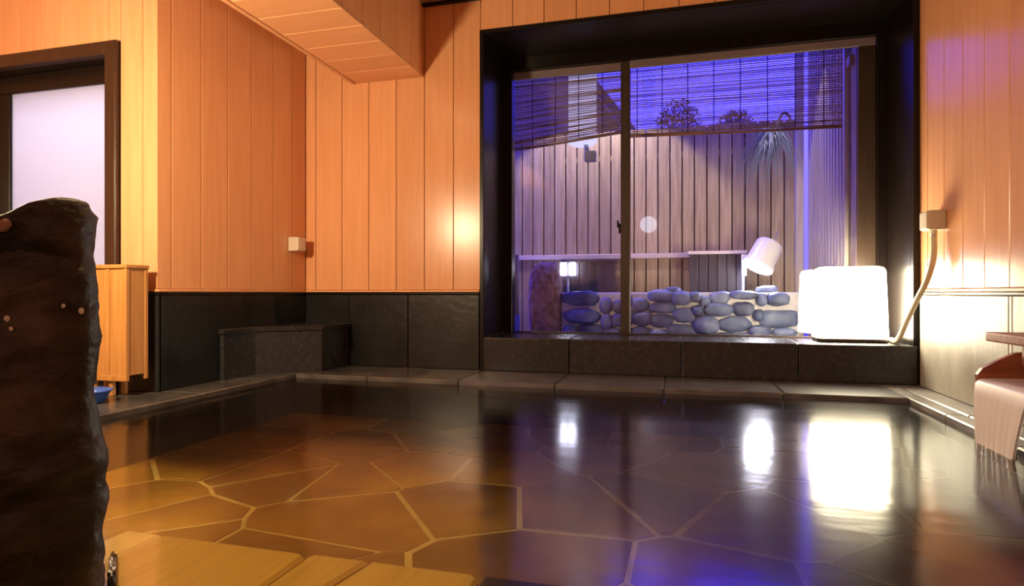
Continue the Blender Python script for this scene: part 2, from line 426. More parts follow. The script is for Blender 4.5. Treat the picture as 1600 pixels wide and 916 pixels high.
# walls behind the bather, ceiling
box_r = box('wall_rear', (XFAR - 0.1, YREAR - 0.1, -0.6), (XR + 0.14, YREAR, ZC + 0.2), WOOD, None, 0)
tag(box_r, 'orange board wall behind the bather', 'wall', kind='structure')
bl = box('wall_side', (XFAR - 0.1, YREAR, -0.6), (XFAR, YD + 0.13, ZC + 0.2), WOOD, None, 0)
tag(bl, 'orange board wall beyond the door', 'wall', kind='structure')
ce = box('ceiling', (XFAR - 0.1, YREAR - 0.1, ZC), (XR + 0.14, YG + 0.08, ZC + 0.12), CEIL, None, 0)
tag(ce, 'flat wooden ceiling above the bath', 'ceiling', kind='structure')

# ------------------------------------------------------------------ boxed ceiling beam
BX0, BX1, BZ = -2.38, -1.81, 2.14
be = empty('ceiling_beam', ((BX0 + BX1) / 2, 2.0, BZ)); tag(be, 'boxed wooden beam running under the ceiling to the back wall', 'beam', kind='structure')
box('beam_core', (BX0 + 0.02, YREAR, BZ + 0.02), (BX1 - 0.02, YB - 0.002, ZC), WOOD, be, 0)
y = YB
while y > YREAR + 0.05:
    y2 = max(y - PW, YREAR)
    box('soffit_board', (BX0 + 0.022, y2 + G, BZ), (BX1, y - G, BZ + 0.018), WOODH, be, 0.004)
    y = y2
y = YB
while y > YREAR + 0.05:
    y2 = max(y - PW, YREAR)
    box('side_board', (BX1 - 0.018, y2 + G, BZ + 0.02), (BX1, y - G, ZC), WOOD, be, 0.004)
    box('side_board', (BX0, y2 + G, BZ + 0.02), (BX0 + 0.018, y - G, ZC), WOOD, be, 0.004)
    y = y2
box('edge_trim', (BX0 - 0.012, YREAR, BZ - 0.006), (BX0 + 0.018, YB - 0.002, BZ + 0.03), WOODH, be, 0.004)

# ------------------------------------------------------------------ window
win = empty('window_1', (0, YB, 0)); tag(win, 'wide dark framed sliding window in a deep recess', 'window', kind='structure')
box('casing', (WX0 - 0.03, YB - 0.022, 0.0), (WX0, YB + 0.03, WZ1 + 0.03), DARKWOOD, win, 0.004)
box('casing', (WX1, YB - 0.022, 0.236), (XR - 0.001, YB + 0.03, WZ1 + 0.03), DARKWOOD, win, 0.004)
box('casing', (WX0, YB - 0.022, WZ1), (WX1, YB + 0.03, WZ1 + 0.03), DARKWOOD, win, 0.004)
box('reveal_board', (WX0 - 0.03, YB + 0.03, 0.236), (WX0, YG + 0.06, WZ1), DARKWOOD, win, 0)
box('reveal_board', (WX1, YB + 0.03, 0.236), (XR + 0.02, YG + 0.06, WZ1), DARKWOOD, win, 0)
box('reveal_board', (WX0, YB + 0.03, WZ1), (WX1, YG + 0.06, WZ1 + 0.03), DARKWOOD, win, 0)
xs = [WX0, -0.72, 0.02, 0.72, XR - 0.014]
for a, b in zip(xs, xs[1:]):
    box('sill_slab', (a + 0.0015, YB - 0.04, 0.0), (b - 0.0015, YG + 0.07, 0.234), GRANITE, win, 0.008, 2)
ZG0, ZG1 = 0.236, 2.30
box('head_frame', (WX0, YG - 0.05, ZG1), (WX1, YG + 0.05, WZ1), DARKWOOD, win, 0.003)
box('side_frame', (WX0, YG - 0.05, ZG0), (-1.265, YG + 0.05, ZG1), DARKWOOD, win, 0.003)
box('side_frame', (1.30, YG - 0.05, ZG0), (WX1, YG + 0.05, ZG1), DARKWOOD, win, 0.003)
for a, b, ya in ((-1.265, -0.35, 0.012), (-0.421, 1.30, -0.012)):
    box('sash_rail', (a + 0.001, YG + ya - 0.012, ZG1 - 0.058), (b - 0.001, YG + ya + 0.012, ZG1), RAILM, win, 0.003)
    box('sash_rail', (a + 0.001, YG + ya - 0.012, ZG0), (b - 0.001, YG + ya + 0.012, ZG0 + 0.012), SASH, win, 0.002)
box('sash_stile', (-0.421, YG - 0.025, ZG0 + 0.012), (-0.350, YG + 0.024, ZG1), SASH, win, 0.004)
box('sash_stile', (1.19, YG - 0.024, ZG0 + 0.012), (1.30, YG, ZG1 - 0.058), SASH, win, 0.004)
box('window_pane', (-1.264, YG + 0.010, ZG0 + 0.012), (-0.415, YG + 0.014, ZG1 - 0.058), GLASS, win, 0)
box('window_pane', (-0.352, YG - 0.014, ZG0 + 0.012), (1.195, YG - 0.010, ZG1 - 0.058), GLASS, win, 0)
lat = box('window_latch', (-0.436, YG - 0.03, 1.0), (-0.422, YG + 0.008, 1.075), DARKWOOD, win, 0.004)
box('latch_lever', (-0.448, YG - 0.028, 1.045), (-0.434, YG - 0.012, 1.10), DARKWOOD, win, 0.004)

# ------------------------------------------------------------------ floor around the pool
fl = empty('floor', (0, 0, 0)); tag(fl, 'dark wet stone deck around the bath', 'floor', kind='structure')
T = -0.10
e = [PX0, -1.98, -1.34, -0.72, -0.08, 0.56, PX1]
for a, b in zip(e, e[1:]):
    box('deck_slab', (a + 0.0015, PY1, T), (b - 0.0015, YG + 0.085, -0.0005), DECKB if a > -1.5 else DECK, fl, 0.006)
e = [YREAR, -1.2, -0.2, 0.6, 1.4, 2.1, 2.8, 3.35, 3.64, YB]
for a, b in zip(e, e[1:]):
    box('deck_slab', (XL - 0.02 if a >= YD else -2.9, a + 0.0015, T), (PX0, b - 0.0015, 0.0), DECK, fl, 0.006)
for a, b in ((YREAR, -0.5), (-0.5, 0.9), (0.9, YD + 0.02)):
    box('deck_slab', (XFAR, a + 0.0015, T), (-2.9, b - 0.0015, 0.0), DECK, fl, 0.006)
e = [YREAR, -0.5, 0.5, 1.35, 1.95, 2.6, 3.2, YG + 0.085]
for a, b in zip(e, e[1:]):
    box('kerb_stone', (PX1, a + 0.0015, T), (PX1 + 0.075, b - 0.0015, -0.001), DECKL, fl, 0.006)
    box('deck_slab', (PX1 + 0.09, a + 0.0015, T), (XR + 0.024, b - 0.0015, -0.002), DECKL, fl, 0.006)
box('drain_channel', (PX1 + 0.075, YREAR, T), (PX1 + 0.09, YB - 0.05, -0.05), BASIN, fl, 0)
box('near_deck', (PX0, YREAR, T), (PX1, 0.55, 0.0), DECK, fl, 0.006)

sf = box('subfloor', (XFAR - 0.1, YREAR - 0.1, -0.75), (XR + 0.14, YG + 0.08, -0.66), BASIN, None, 0); tag(sf, 'dark bed under the stone deck', 'floor', kind='structure')

# ------------------------------------------------------------------ pool basin, rim stones, flagstones
ZF = -0.27
pb = empty('pool_basin', (-0.6, 2.4, ZF)); tag(pb, 'bath basin paved with amber crazy paving under water', 'pool', kind='structure')
box('basin_bed', (PX0 - 0.1, 0.5, ZF - 0.1), (PX1 + 0.1, PY1 + 0.1, ZF), JOINT, pb, 0)
box('basin_wall', (PX0 - 0.1, 0.5, ZF), (PX0 + 0.002, PY1 + 0.1, T + 0.001), BASIN, pb, 0)
box('basin_wall', (PX1 - 0.002, 0.5, ZF), (PX1 + 0.1, PY1 + 0.1, T + 0.001), BASIN, pb, 0)
box('basin_wall', (PX0, PY1 - 0.002, ZF), (PX1, PY1 + 0.1, T + 0.001), BASIN, pb, 0)
box('basin_wall', (PX0, 0.5, ZF), (PX1, PY0 - 0.01, T), BASIN, pb, 0)

def clip(poly, px, py, nx, ny):
    out = []
    for i in range(len(poly)):
        a, b = poly[i], poly[(i + 1) % len(poly)]
        da = (a[0] - px) * nx + (a[1] - py) * ny; db = (b[0] - px) * nx + (b[1] - py) * ny
        if da <= 0: out.append(a)
        if da * db < 0:
            t = da / (da - db); out.append((a[0] + (b[0] - a[0]) * t, a[1] + (b[1] - a[1]) * t))
    return out
rs = random.Random(5)
sites = []
ny_, nx_ = 6, 7
for j in range(ny_):
    for i in range(nx_):
        sites.append((PX0 + (i + 0.5 + (0.25 if j % 2 else -0.25) + rs.uniform(-.46, .46)) * (PX1 - PX0) / nx_,
                      PY0 + (j + 0.5 + rs.uniform(-.45, .45)) * (PY1 - PY0) / ny_))
for k, (sx, sy) in enumerate(sites):
    poly = [(PX0 + .004, PY0 + .004), (PX1 - .004, PY0 + .004), (PX1 - .004, PY1 - .004), (PX0 + .004, PY1 - .004)]
    for q, (tx, ty) in enumerate(sites):
        if q == k: continue
        d = math.hypot(tx - sx, ty - sy)
        nx, ny = (tx - sx) / d, (ty - sy) / d
        g = 0.010 + 0.004 * math.sin(k * 3.1 + q)
        poly = clip(poly, sx + nx * (d / 2 - g), sy + ny * (d / 2 - g), nx, ny)
        if len(poly) < 3: break
    if len(poly) >= 3:
        prism('flagstone', poly, ZF - 0.01, ZF + 0.004 + rs.uniform(-.002, .004), FLAG, pb, 0.003)

pr = empty('pool_rim', (-0.5, 0.9, -0.1)); tag(pr, 'amber stone rim just under the overflowing water nearest the viewer', 'pool rim', kind='structure')
ZR = -0.046
def rim(poly, m): prism('rim_stone', poly, T, ZR, m, pr, 0.008)
g = 0.003
rim([(-1.342 + g, 0.56), (-1.227 - g, 0.56), (-1.227 - g, PY0), (-1.342 + g, PY0)], RIML)
rim([(-1.227 + g, 0.56), (-0.815 - g, 0.56), (-0.815 - g, PY0 - 0.02), (-0.835, PY0 - 0.004), (-1.227 + g, PY0)], RIM)
rim([(-0.815 + g, 0.56), (-0.70, 0.56), (-0.700, 1.06), (-0.668, PY0), (-0.80, PY0), (-0.815 + g, PY0 - 0.016)], RIM)
rim([(-0.69, 0.56), (-0.40 - g, 0.56), (-0.40 - g, PY0 - 0.02), (-0.42, PY0), (-0.658, PY0), (-0.690, 1.06)], RIM)
for a, b in ((-2.5, -1.9), (-1.9, -1.342), (-0.40, 0.05), (0.05, 0.55), (0.55, 1.16)):
    rim([(a + g, 0.56), (b - g, 0.56), (b - g, PY0), (a + g, PY0)], RIM if a < -1 else BASIN)

# water surface: one gently rolling sheet
nx, ny = 60, 50
x0, x1, y0, y1 = PX0 - 0.004, PX1 + 0.004, 0.549, PY1 + 0.004
vs, fs = [], []
for j in range(ny + 1):
    for i in range(nx + 1):
        vs.append((x0 + (x1 - x0) * i / nx, y0 + (y1 - y0) * j / ny, ZWAT))
for j in range(ny):
    for i in range(nx):
        a = j * (nx + 1) + i
        fs.append((a, a + 1, a + nx + 2, a + nx + 1))
wt = mesh_obj('pool_water', vs, fs, WATER, None, (-0.6, 2.4, ZWAT), smooth=True)
tag(wt, 'clear amber hot spring water filling the bath', 'water', kind='stuff')

# ------------------------------------------------------------------ stone block in the far left corner
sb = empty('stone_block', (-2.6, 3.8, 0)); tag(sb, 'dark granite corner block standing where the two wainscots meet', 'stone block')
fp = [(XL + 0.014, 3.24), (-2.755, 3.24), (-2.75, 3.53), (-2.41, 3.79), (-2.41, YB - 0.022), (XL + 0.014, YB - 0.022)]
prism('block_body', fp, 0.0, 0.292, GRANITE, sb, 0.004)
fp2 = [(XL + 0.014, 3.225), (-2.745, 3.225), (-2.74, 3.52), (-2.395, 3.78), (-2.395, YB - 0.022), (XL + 0.014, YB - 0.022)]
prism('cap_slab', fp2, 0.292, 0.322, GRANITE, sb, 0.004)

# ------------------------------------------------------------------ lantern on the sill
def rounded_loft(name, rings, m, parent, loc, corner=0.05, seg=6):
    """rings: (half x, half y, z) stacked rounded rectangles, closed at both ends."""
    vs, fs = [], []; n = 4 * (seg + 1)
    for hx, hy, z in rings:
        c = min(corner, hx * .95, hy * .95)
        for q, (sx, sy) in enumerate(((1, 1), (-1, 1), (-1, -1), (1, -1))):
            for k in range(seg + 1):
                a = math.pi / 2 * (q + k / seg)
                vs.append((loc[0] + sx * (hx - c) + c * math.cos(a), loc[1] + sy * (hy - c) + c * math.sin(a), loc[2] + z))
    for i in range(len(rings) - 1):
        for k in range(n):
            fs.append((i * n + k, i * n + (k + 1) % n, (i + 1) * n + (k + 1) % n, (i + 1) * n + k))
    fs.append(tuple(range(n))); fs.append(tuple((len(rings) - 1) * n + k for k in range(n)))
    return mesh_obj(name, vs, fs, m, parent, loc, smooth=False)
LX, LY, LZ = 1.075, 4.44, 0.235
la = empty('table_lantern', (LX, LY, LZ)); tag(la, 'glowing white lantern with rounded corners on the window sill', 'lantern')
rounded_loft('lantern_base', [(0.20, 0.125, 0.0), (0.205, 0.13, 0.008), (0.205, 0.13, 0.022), (0.2, 0.125, 0.025)], BROWN, la, (LX, LY, LZ), 0.06)
GLOW = emit('lantern_paper', COL_SILL, K_SILL)
rounded_loft('lantern_shade', [(0.207, 0.13, 0.026), (0.209, 0.132, 0.04), (0.203, 0.128, 0.25), (0.196, 0.122, 0.455), (0.188, 0.115, 0.475), (0.17, 0.1, 0.484)], GLOW, la, (LX, LY, LZ), 0.06)

# ------------------------------------------------------------------ junction boxes and the cable
bx = empty('junction_box', (XR - 0.03, 3.83, 0.95)); tag(bx, 'cream junction box on the right wall above the cable', 'junction box')
box('box_body', (XR - 0.085, 3.78, 0.893), (XR - 0.001, 3.89, 0.998), PLASTIC, bx, 0.006, 2)
box('box_lid', (XR - 0.095, 3.783, 0.897), (XR - 0.083, 3.887, 0.994), PLASTIC, bx, 0.005, 2)
tube('gland', [(XR - 0.045, 3.83, 0.893), (XR - 0.045, 3.83, 0.862)], 0.017, PLASTIC, bx, 12)
bx2 = empty('junction_box', (XL + 0.03, 4.03, 0.91)); tag(bx2, 'small cream junction box on the left wall near the corner', 'junction box')
box('box_body', (XL + 0.001, 3.955, 0.862), (XL + 0.075, 4.06, 0.967), PLASTIC, bx2, 0.006, 2)
box('box_lid', (XL + 0.073, 3.958, 0.866), (XL + 0.085, 4.057, 0.963), PLASTIC, bx2, 0.005, 2)
cb = tube('power_cable', smoothcurve([(XR - 0.045, 3.83, 0.860), (XR - 0.045, 3.825, 0.80), (XR - 0.05, 3.83, 0.72), (XR - 0.06, 3.88, 0.62), (XR - 0.075, 3.97, 0.52),
                                      (XR - 0.09, 4.08, 0.40), (XR - 0.10, 4.18, 0.29), (XR - 0.09, 4.30, 0.252), (XR - 0.075, 4.42, 0.252)], 6), 0.0155, CABLE, None, 10)
tag(cb, 'beige power cable hanging from the wall box down to the glowing lantern', 'cable')

# ------------------------------------------------------------------ tall dark rock at the left
def build_rock():
    D = 1.06; DS = D + 0.09; DR = D + 0.108                # near face / depth of the outline
    zy = lambda y: EYE + (458 - y) / 957.0 * DS
    prof_r = [(zy(y), x) for y, x in ((1000, 160), (916, 162), (860, 166), (800, 170), (740, 167), (690, 165), (640, 160), (590, 155), (550, 154), (500, 158), (450, 159), (420, 152), (390, 149), (340, 146), (322, 143), (312, 136))]
    def right(z):
        for (a, xa), (b, xb) in zip(prof_r, prof_r[1:]):
            if z <= b: return xa + (xb - xa) * (max(z, a) - a) / (b - a)
        return prof_r[-1][1]
    def top(u):          # height of the crest along the width
        zl = lambda y: EYE + (458 - y) / 957.0 * 1.02
        pts = [(-0.40, zl(366)), (0.0, zl(334)), (60 / 957 * DR, zl(316)), (90 / 957 * DR, zy(310)), (112 / 957 * DR, zy(301)), (130 / 957 * DR, zy(299)), (140 / 957 * DR, zy(304)), (0.22, zy(330))]
        for (a, za), (b, zb) in zip(pts, pts[1:]):
            if u <= b: return za + (zb - za) * (max(u, a) - a) / (b - a)
        return pts[-1][1]
    F = Vector((-math.sin(YAW), math.cos(YAW), 0)); R = Vector((math.cos(YAW), math.sin(YAW), 0))
    base = F * D + R * ((0 - 800) / 957.0 * DR)          # foot of the u = 0 line
    nu, nz = 72, 64
    vs, fs = [], []
    ul = -0.38
    rings = nz + 10
    for j in range(rings + 1):
        v = min(1.0, j / nz)
        cap = max(0, j - nz) / 10.0
        for k in range(nu):
            a = 2 * math.pi * k / nu
            ca, sa = math.cos(a), math.sin(a)
            ex = 0.5
            cx_ = math.copysign(abs(ca) ** ex, ca); cy_ = math.copysign(abs(sa) ** 0.45, sa)
            z = -0.055 + v * 0.79
            ur = right(z) / 957.0 * DR
            um, uh = (ul + ur) / 2, (ur - ul) / 2
            sh = 1.0 - cap * cap * 0.98 - cap * 0.02
            u = um + uh * cx_ * (sh if cap > 0 else 1)
            w = 0.13 * cy_ * (1 - 0.25 * v) * (1 - 0.72 * max(0.0, ca) ** 1.5) * (sh if cap > 0 else 1) + 0.09
            zt = top(u)
            zz = -0.055 + v * (zt - 0.02 + 0.055) + 0.02 * math.sin(cap * math.pi / 2)
            p = base + R * u + F * w + Vector((0, 0, zz))
            n = (R * cx_ + F * cy_)
            if n.length > 0: n.normalize()
            q = Vector((p.x * 3.6 + p.z * 1.5, p.y * 3.6, p.z * 5.5 - p.x * 2.0))
            d = 0.024 * fbm(q, 4) + 0.018 * fbm(q * 3.1 + Vector((7, 3, 1)), 4)
            lam = math.sin((p.z * 11 + u * 3.0) * 2.2 + 2.2 * fbm(p * 4, 2)) * 0.0016
            p = p + n * ((d + lam) * (1 - 0.6 * max(0, cx_) ** 6)) * (1 - cap * 0.7)
            vs.append(p)
    for j in range(rings):
        for k in range(nu):
            fs.append((j * nu + k, j * nu + (k + 1) % nu, (j + 1) * nu + (k + 1) % nu, (j + 1) * nu + k))
    fs.append(tuple(range(nu))); fs.append(tuple(rings * nu + k for k in range(nu)))
    c = base + F * 0.09
    root = empty('standing_rock', (c.x, c.y, -0.055))
    mesh_obj('rock_body', vs, fs, ROCK, root, (c.x, c.y, -0.055), smooth=True)
    # pale mineral crumbs and a pink inclusion on the near face
    from mathutils.bvhtree import BVHTree
    bvh = BVHTree.FromPolygons([tuple(v) for v in vs], [f for f in fs if len(f) == 4])
    for px, py, r, m, nm in ((126, 486, .006, QUARTZ, 'mineral_fleck'), (98, 478, .0042, QUARTZ, 'mineral_fleck'), (10, 498, .006, QUARTZ, 'mineral_fleck'), (17, 514, .004, QUARTZ, 'mineral_fleck'), (6, 352, .012, PINKMIN, 'pink_inclusion')):
        d = (F + R * ((px - 800) / 957.0) + Vector((0, 0, (458 - py) / 957.0)))
        h, nrm, _, _ = bvh.ray_cast(Vector((0, 0, EYE)), d.normalized())
        if h is None: continue
        bm = bmesh.new(); bmesh.ops.create_icosphere(bm, subdivisions=2, radius=1.0)
        for v in bm.verts:
            f = 1 + 0.25 * fbm(v.co * 2 + Vector((px, py, 0)), 2)
            v.co = Vector((v.co.x * r * f * 1.1, v.co.y * r * 0.4, v.co.z * r * f))
        me = bpy.data.meshes.new(nm); bm.to_mesh(me); bm.free()
        link(nm, me, m, root, h, (0, 0, YAW))
    return root
rk = build_rock(); tag(rk, 'tall rough dark brown rock standing at the near left pool edge', 'rock')

def lump(name, loc, r, m, parent=None, seed=0, sub=3, amp=0.22, rotz=0.0, flat=None, pw=0.8, fine=0.0):
    bm = bmesh.new(); bmesh.ops.create_icosphere(bm, subdivisions=sub, radius=1.0)
    so = Vector((seed * 3.7, seed * 1.9, seed * 5.3))
    for v in bm.verts:
        n = v.co.normalized()
        f = 1 + amp * fbm(n * 1.3 + so, 3) + (fine * fbm(n * 7 + so, 4) if fine else 0)
        q = Vector((math.copysign(abs(n.x) ** pw, n.x), math.copysign(abs(n.y) ** pw, n.y), math.copysign(abs(n.z) ** pw, n.z)))
        v.co = Vector((q.x * r[0] * f, q.y * r[1] * f, q.z * r[2] * f))
        if flat is not None and v.co.z < flat: v.co.z = flat
    for f in bm.faces: f.smooth = True
    me = bpy.data.meshes.new(name); bm.to_mesh(me); bm.free()
    return link(name, me, m, parent, loc, (0, 0, rotz))
WETROCK = mat('wet_black_rock', [(0.006, 0.005, 0.005), (0.02, 0.013, 0.010), (0.035, 0.022, 0.014)], 0.12, nscale=9, bump=0.5, bscale=30, var=0)
sm = lump('wet_stone', (-1.105, 0.985, -0.02), (0.009, 0.065, 0.035), WETROCK, None, 4, 4, 0.3, 0.84, flat=-0.026)
tag(sm, 'small wet black stone wedged between tall rock and amber rim', 'stone')

# ------------------------------------------------------------------ wooden box by the door, blue bowl
wbx = empty('wooden_box', (-2.93, 2.58, 0)); tag(wbx, 'narrow honey coloured wooden box on short legs beside the door', 'wooden box')
bx0, bx1, by0, by1, bz0, bz1 = -3.075, -2.785, 2.56, 2.70, 0.085, 0.70
for x in (bx0, bx1 - 0.022):
    for y in (by0, by1 - 0.022):
        box('corner_post', (x, y, bz0), (x + 0.022, y + 0.022, bz1 - 0.02), BOXW, wbx, 0.003)
for x in (bx0 + 0.03, -2.925):
    box('leg', (x, by0 + 0.02, 0.0), (x + 0.025, by0 + 0.045, bz0), BOXW, wbx, 0.003)
    box('leg', (x, by1 - 0.045, 0.0), (x + 0.025, by1 - 0.02, bz0), BOXW, wbx, 0.003)
mid = -2.915
box('front_panel', (bx0 + 0.022, by0 + 0.010, bz0 + 0.03), (mid - 0.008, by0 + 0.020, bz1 - 0.02), BOXW, wbx, 0.001)
box('front_panel', (mid + 0.010, by0 + 0.010, bz0 + 0.03), (bx1 - 0.022, by0 + 0.020, bz1 - 0.02), BOXW, wbx, 0.001)
box('middle_stile', (mid - 0.008, by0 + 0.004, bz0 + 0.03), (mid + 0.010, by0 + 0.02, bz1 - 0.02), BOXW, wbx, 0.002)
box('side_panel', (bx1 - 0.014, by0 + 0.022, bz0 + 0.03), (bx1 - 0.004, by1 - 0.022, bz1 - 0.02), BOXW, wbx, 0.001)
box('side_panel', (bx0 + 0.004, by0 + 0.022, bz0 + 0.03), (bx0 + 0.014, by1 - 0.022, bz1 - 0.02), BOXW, wbx, 0.001)
box('bottom_rail', (bx0 + 0.022, by0 + 0.002, bz0), (bx1 - 0.022, by0 + 0.02, bz0 + 0.03), BOXW, wbx, 0.002)
box('top_board', (bx0 - 0.004, by0 - 0.004, bz1 - 0.02), (bx1 + 0.004, by1 + 0.004, bz1), BOXW, wbx, 0.003)
bw = lathe('wash_bowl', [(0.045, 0.0), (0.06, 0.004), (0.085, 0.05), (0.10, 0.062), (0.098, 0.066), (0.08, 0.054), (0.05, 0.012)], BLUEP, None, (-2.835, 2.40, 0.0), 24)
tag(bw, 'blue plastic wash bowl on the deck in front of the wooden box', 'bowl')

# ------------------------------------------------------------------ wooden hot water spout at the right
sp = empty('water_spout', (1.27, 2.72, 0)); tag(sp, 'reddish wooden hot water spout with shelf board at right edge', 'water spout')
SY0, SY1 = 2.42, 2.86
box('top_board', (1.175, SY0 + 0.04, 0.360), (XR - 0.014, SY1 - 0.02, 0.396), REDW, sp, 0.006, 2)
box('support_post', (1.27, SY0 + 0.10, 0.27), (XR - 0.014, SY1 - 0.08, 0.360), REDW, sp, 0.004)
def side_board(y0, y1):
    pr_ = [(1.15, 0.190), (1.148, 0.225), (1.165, 0.250), (1.22, 0.285), (1.28, 0.315), (XR - 0.014, 0.325), (XR - 0.014, 0.175), (1.19, 0.175)]
    vs = [(x, y0, z) for x, z in pr_] + [(x, y1, z) for x, z in pr_]
    n = len(pr_)
    fs = [tuple(range(n)), tuple(n + k for k in range(n))[::-1]] + [(k, (k + 1) % n, n + (k + 1) % n, n + k) for k in range(n)]
    mesh_obj('trough_side', vs, fs, REDW, sp, (1.25, y0, 0.24))
side_board(SY0, SY0 + 0.024); side_board(SY1 - 0.024, SY1)
box('trough_floor', (1.155, SY0 + 0.024, 0.178), (XR - 0.014, SY1 - 0.024, 0.200), REDW, sp, 0.004)
box('trough_bracket', (1.29, SY0 + 0.05, 0.0), (XR - 0.014, SY0 + 0.12, 0.178), REDW, sp, 0.004)
box('trough_bracket', (1.29, SY1 - 0.12, 0.0), (XR - 0.014, SY1 - 0.05, 0.178), REDW, sp, 0.004)
rsf = random.Random(2)
vs, fs = [], []
path = [(1.30, 0.214), (1.20, 0.213), (1.155, 0.210), (1.138, 0.195), (1.128, 0.15), (1.122, 0.09), (1.118, 0.03), (1.115, -0.034)]
ns = 36
for (x, z) in path:
    for k in range(ns + 1):
        y = SY0 + 0.028 + (SY1 - SY0 - 0.056) * k / ns
        drop = max(0, 0.2 - z)
        y += (y - (SY0 + SY1) / 2) * -0.25 * drop / 0.2
        vs.append((x + 0.0015 * math.sin(k * 1.3 + math.sin(k * .7)) * drop * 5, y, z))
m0 = len(vs)
for v in list(vs): vs.append((v[0] + 0.008, v[1], v[2] - 0.006))
for i in range(len(path) - 1):
    for k in range(ns):
        a = i * (ns + 1) + k
        fs.append((a, a + 1, a + ns + 2, a + ns + 1)); fs.append((m0 + a, m0 + a + ns + 1, m0 + a + ns + 2, m0 + a + 1))
fw = mesh_obj('falling_water', vs, fs, FALL, None, (1.06, 2.7, 0.0), smooth=True)
tag(fw, 'white sheet of hot water falling from the wooden spout', 'water', kind='stuff')

# ------------------------------------------------------------------ globe lamps
GL1 = emit('globe_glass_yellow', COL_GLOBE, K_GLOBE)
gl = empty('globe_lamp', (-2.42, 1.40, 0)); tag(gl, 'yellow globe lamp on a dark post on the left deck', 'lamp')
gx, gy = -2.47, 1.42
gl.location = (gx, gy, 0)
lathe('lamp_base', [(0.09, 0), (0.09, 0.02), (0.03, 0.035)], DARKWOOD, gl, (gx, gy, 0), 20)
tube('lamp_post', [(gx, gy, 0.03), (gx, gy, 1.23)], 0.016, DARKWOOD, gl, 12)
sphere('lamp_globe', 0.10, GL1, gl, (gx, gy, 1.32))
GL2 = emit('globe_glass_pale', COL_REAR, K_REAR)
for x, lab in ((-0.52, 'pale globe lamp on the rear wall'),):
    g2 = empty('globe_lamp', (x, YREAR, 1.78)); tag(g2, lab, 'lamp')
    box('wall_plate', (x - 0.05, YREAR, 1.68), (x + 0.05, YREAR + 0.02, 1.84), DARKWOOD, g2, 0.004)
    tube('lamp_arm', [(x, YREAR + 0.02, 1.76), (x, YREAR + 0.22, 1.76)], 0.012, DARKWOOD, g2, 10)
    sphere('lamp_globe', 0.15, GL2, g2, (x, YREAR + 0.32, 1.78))

# recessed downlight in the ceiling over the near left of the bath
DLX, DLY = -1.12, 1.5
dl = empty('ceiling_downlight', (DLX, DLY, ZC)); tag(dl, 'round recessed yellow downlight in the ceiling over the near pool', 'downlight')
lathe('trim_ring', [(0.075, ZC - 0.001), (0.075, ZC - 0.012), (0.055, ZC - 0.014), (0.052, ZC - 0.004)], WHITE, dl, (DLX, DLY, 0), 28)
dlb = bpy.data.lights.new('downlight_beam', 'SPOT'); dlb.energy = K_DOWN; dlb.color = (1.0, 0.80, 0.40)
dlb.spot_size = math.radians(58); dlb.spot_blend = 0.9; dlb.shadow_soft_size = 0.04
dlo = bpy.data.objects.new('downlight_beam', dlb); C.objects.link(dlo); dlo.parent = dl; dlo.location = (0, 0, -0.02)

# ------------------------------------------------------------------ garden
gr = box('garden_ground', (-6, YG + 0.08, -0.2), (6, 14, 0.0), GRAVEL, None, 0); gr.name = 'garden_ground'
tag(gr, 'pale gravel ground outside the window', 'ground', kind='structure')

# back fence, slat by slat
fe = empty('garden_fence', (-0.7, 6.3, 0)); tag(fe, 'brown vertical slat fence along the back of the garden', 'fence')
x = -3.0; i = 0; rs = random.Random(3)
while x < 1.02:
    w = 0.106
    box('slat', (x, 6.3 + rs.uniform(-.004, .004), 0.02), (x + w, 6.32, 2.20), SLAT, fe, 0.004)
    x += 0.117
box('fence_rail', (-3.0, 6.325, 0.5), (1.06, 6.36, 0.56), SLAT, fe, 0.004)
box('fence_rail', (-3.0, 6.325, 1.9), (1.06, 6.36, 1.96), SLAT, fe, 0.004)
box('backing_board', (-3.0, 6.361, 0.0), (1.06, 6.372, 2.19), DARKBOX, fe, 0)
box('front_rail', (-2.2, 6.25, 0.895), (0.62, 6.298, 0.945), FRAIL, fe, 0.006)

# side screen at the right, slat by slat
sc = empty('side_screen', (1.14, 5.6, 0)); tag(sc, 'pale lavender lit slat screen at the right of the garden', 'screen')
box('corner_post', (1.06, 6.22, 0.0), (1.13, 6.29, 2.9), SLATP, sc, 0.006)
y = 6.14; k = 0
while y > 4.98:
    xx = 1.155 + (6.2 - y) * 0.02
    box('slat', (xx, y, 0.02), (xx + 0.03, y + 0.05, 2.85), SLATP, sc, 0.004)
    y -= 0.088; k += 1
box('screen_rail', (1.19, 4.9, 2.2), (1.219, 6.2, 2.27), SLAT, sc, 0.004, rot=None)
box('backing_board', (1.22, 4.85, 0.0), (1.24, 6.3, 2.85), SLAT, sc, 0)

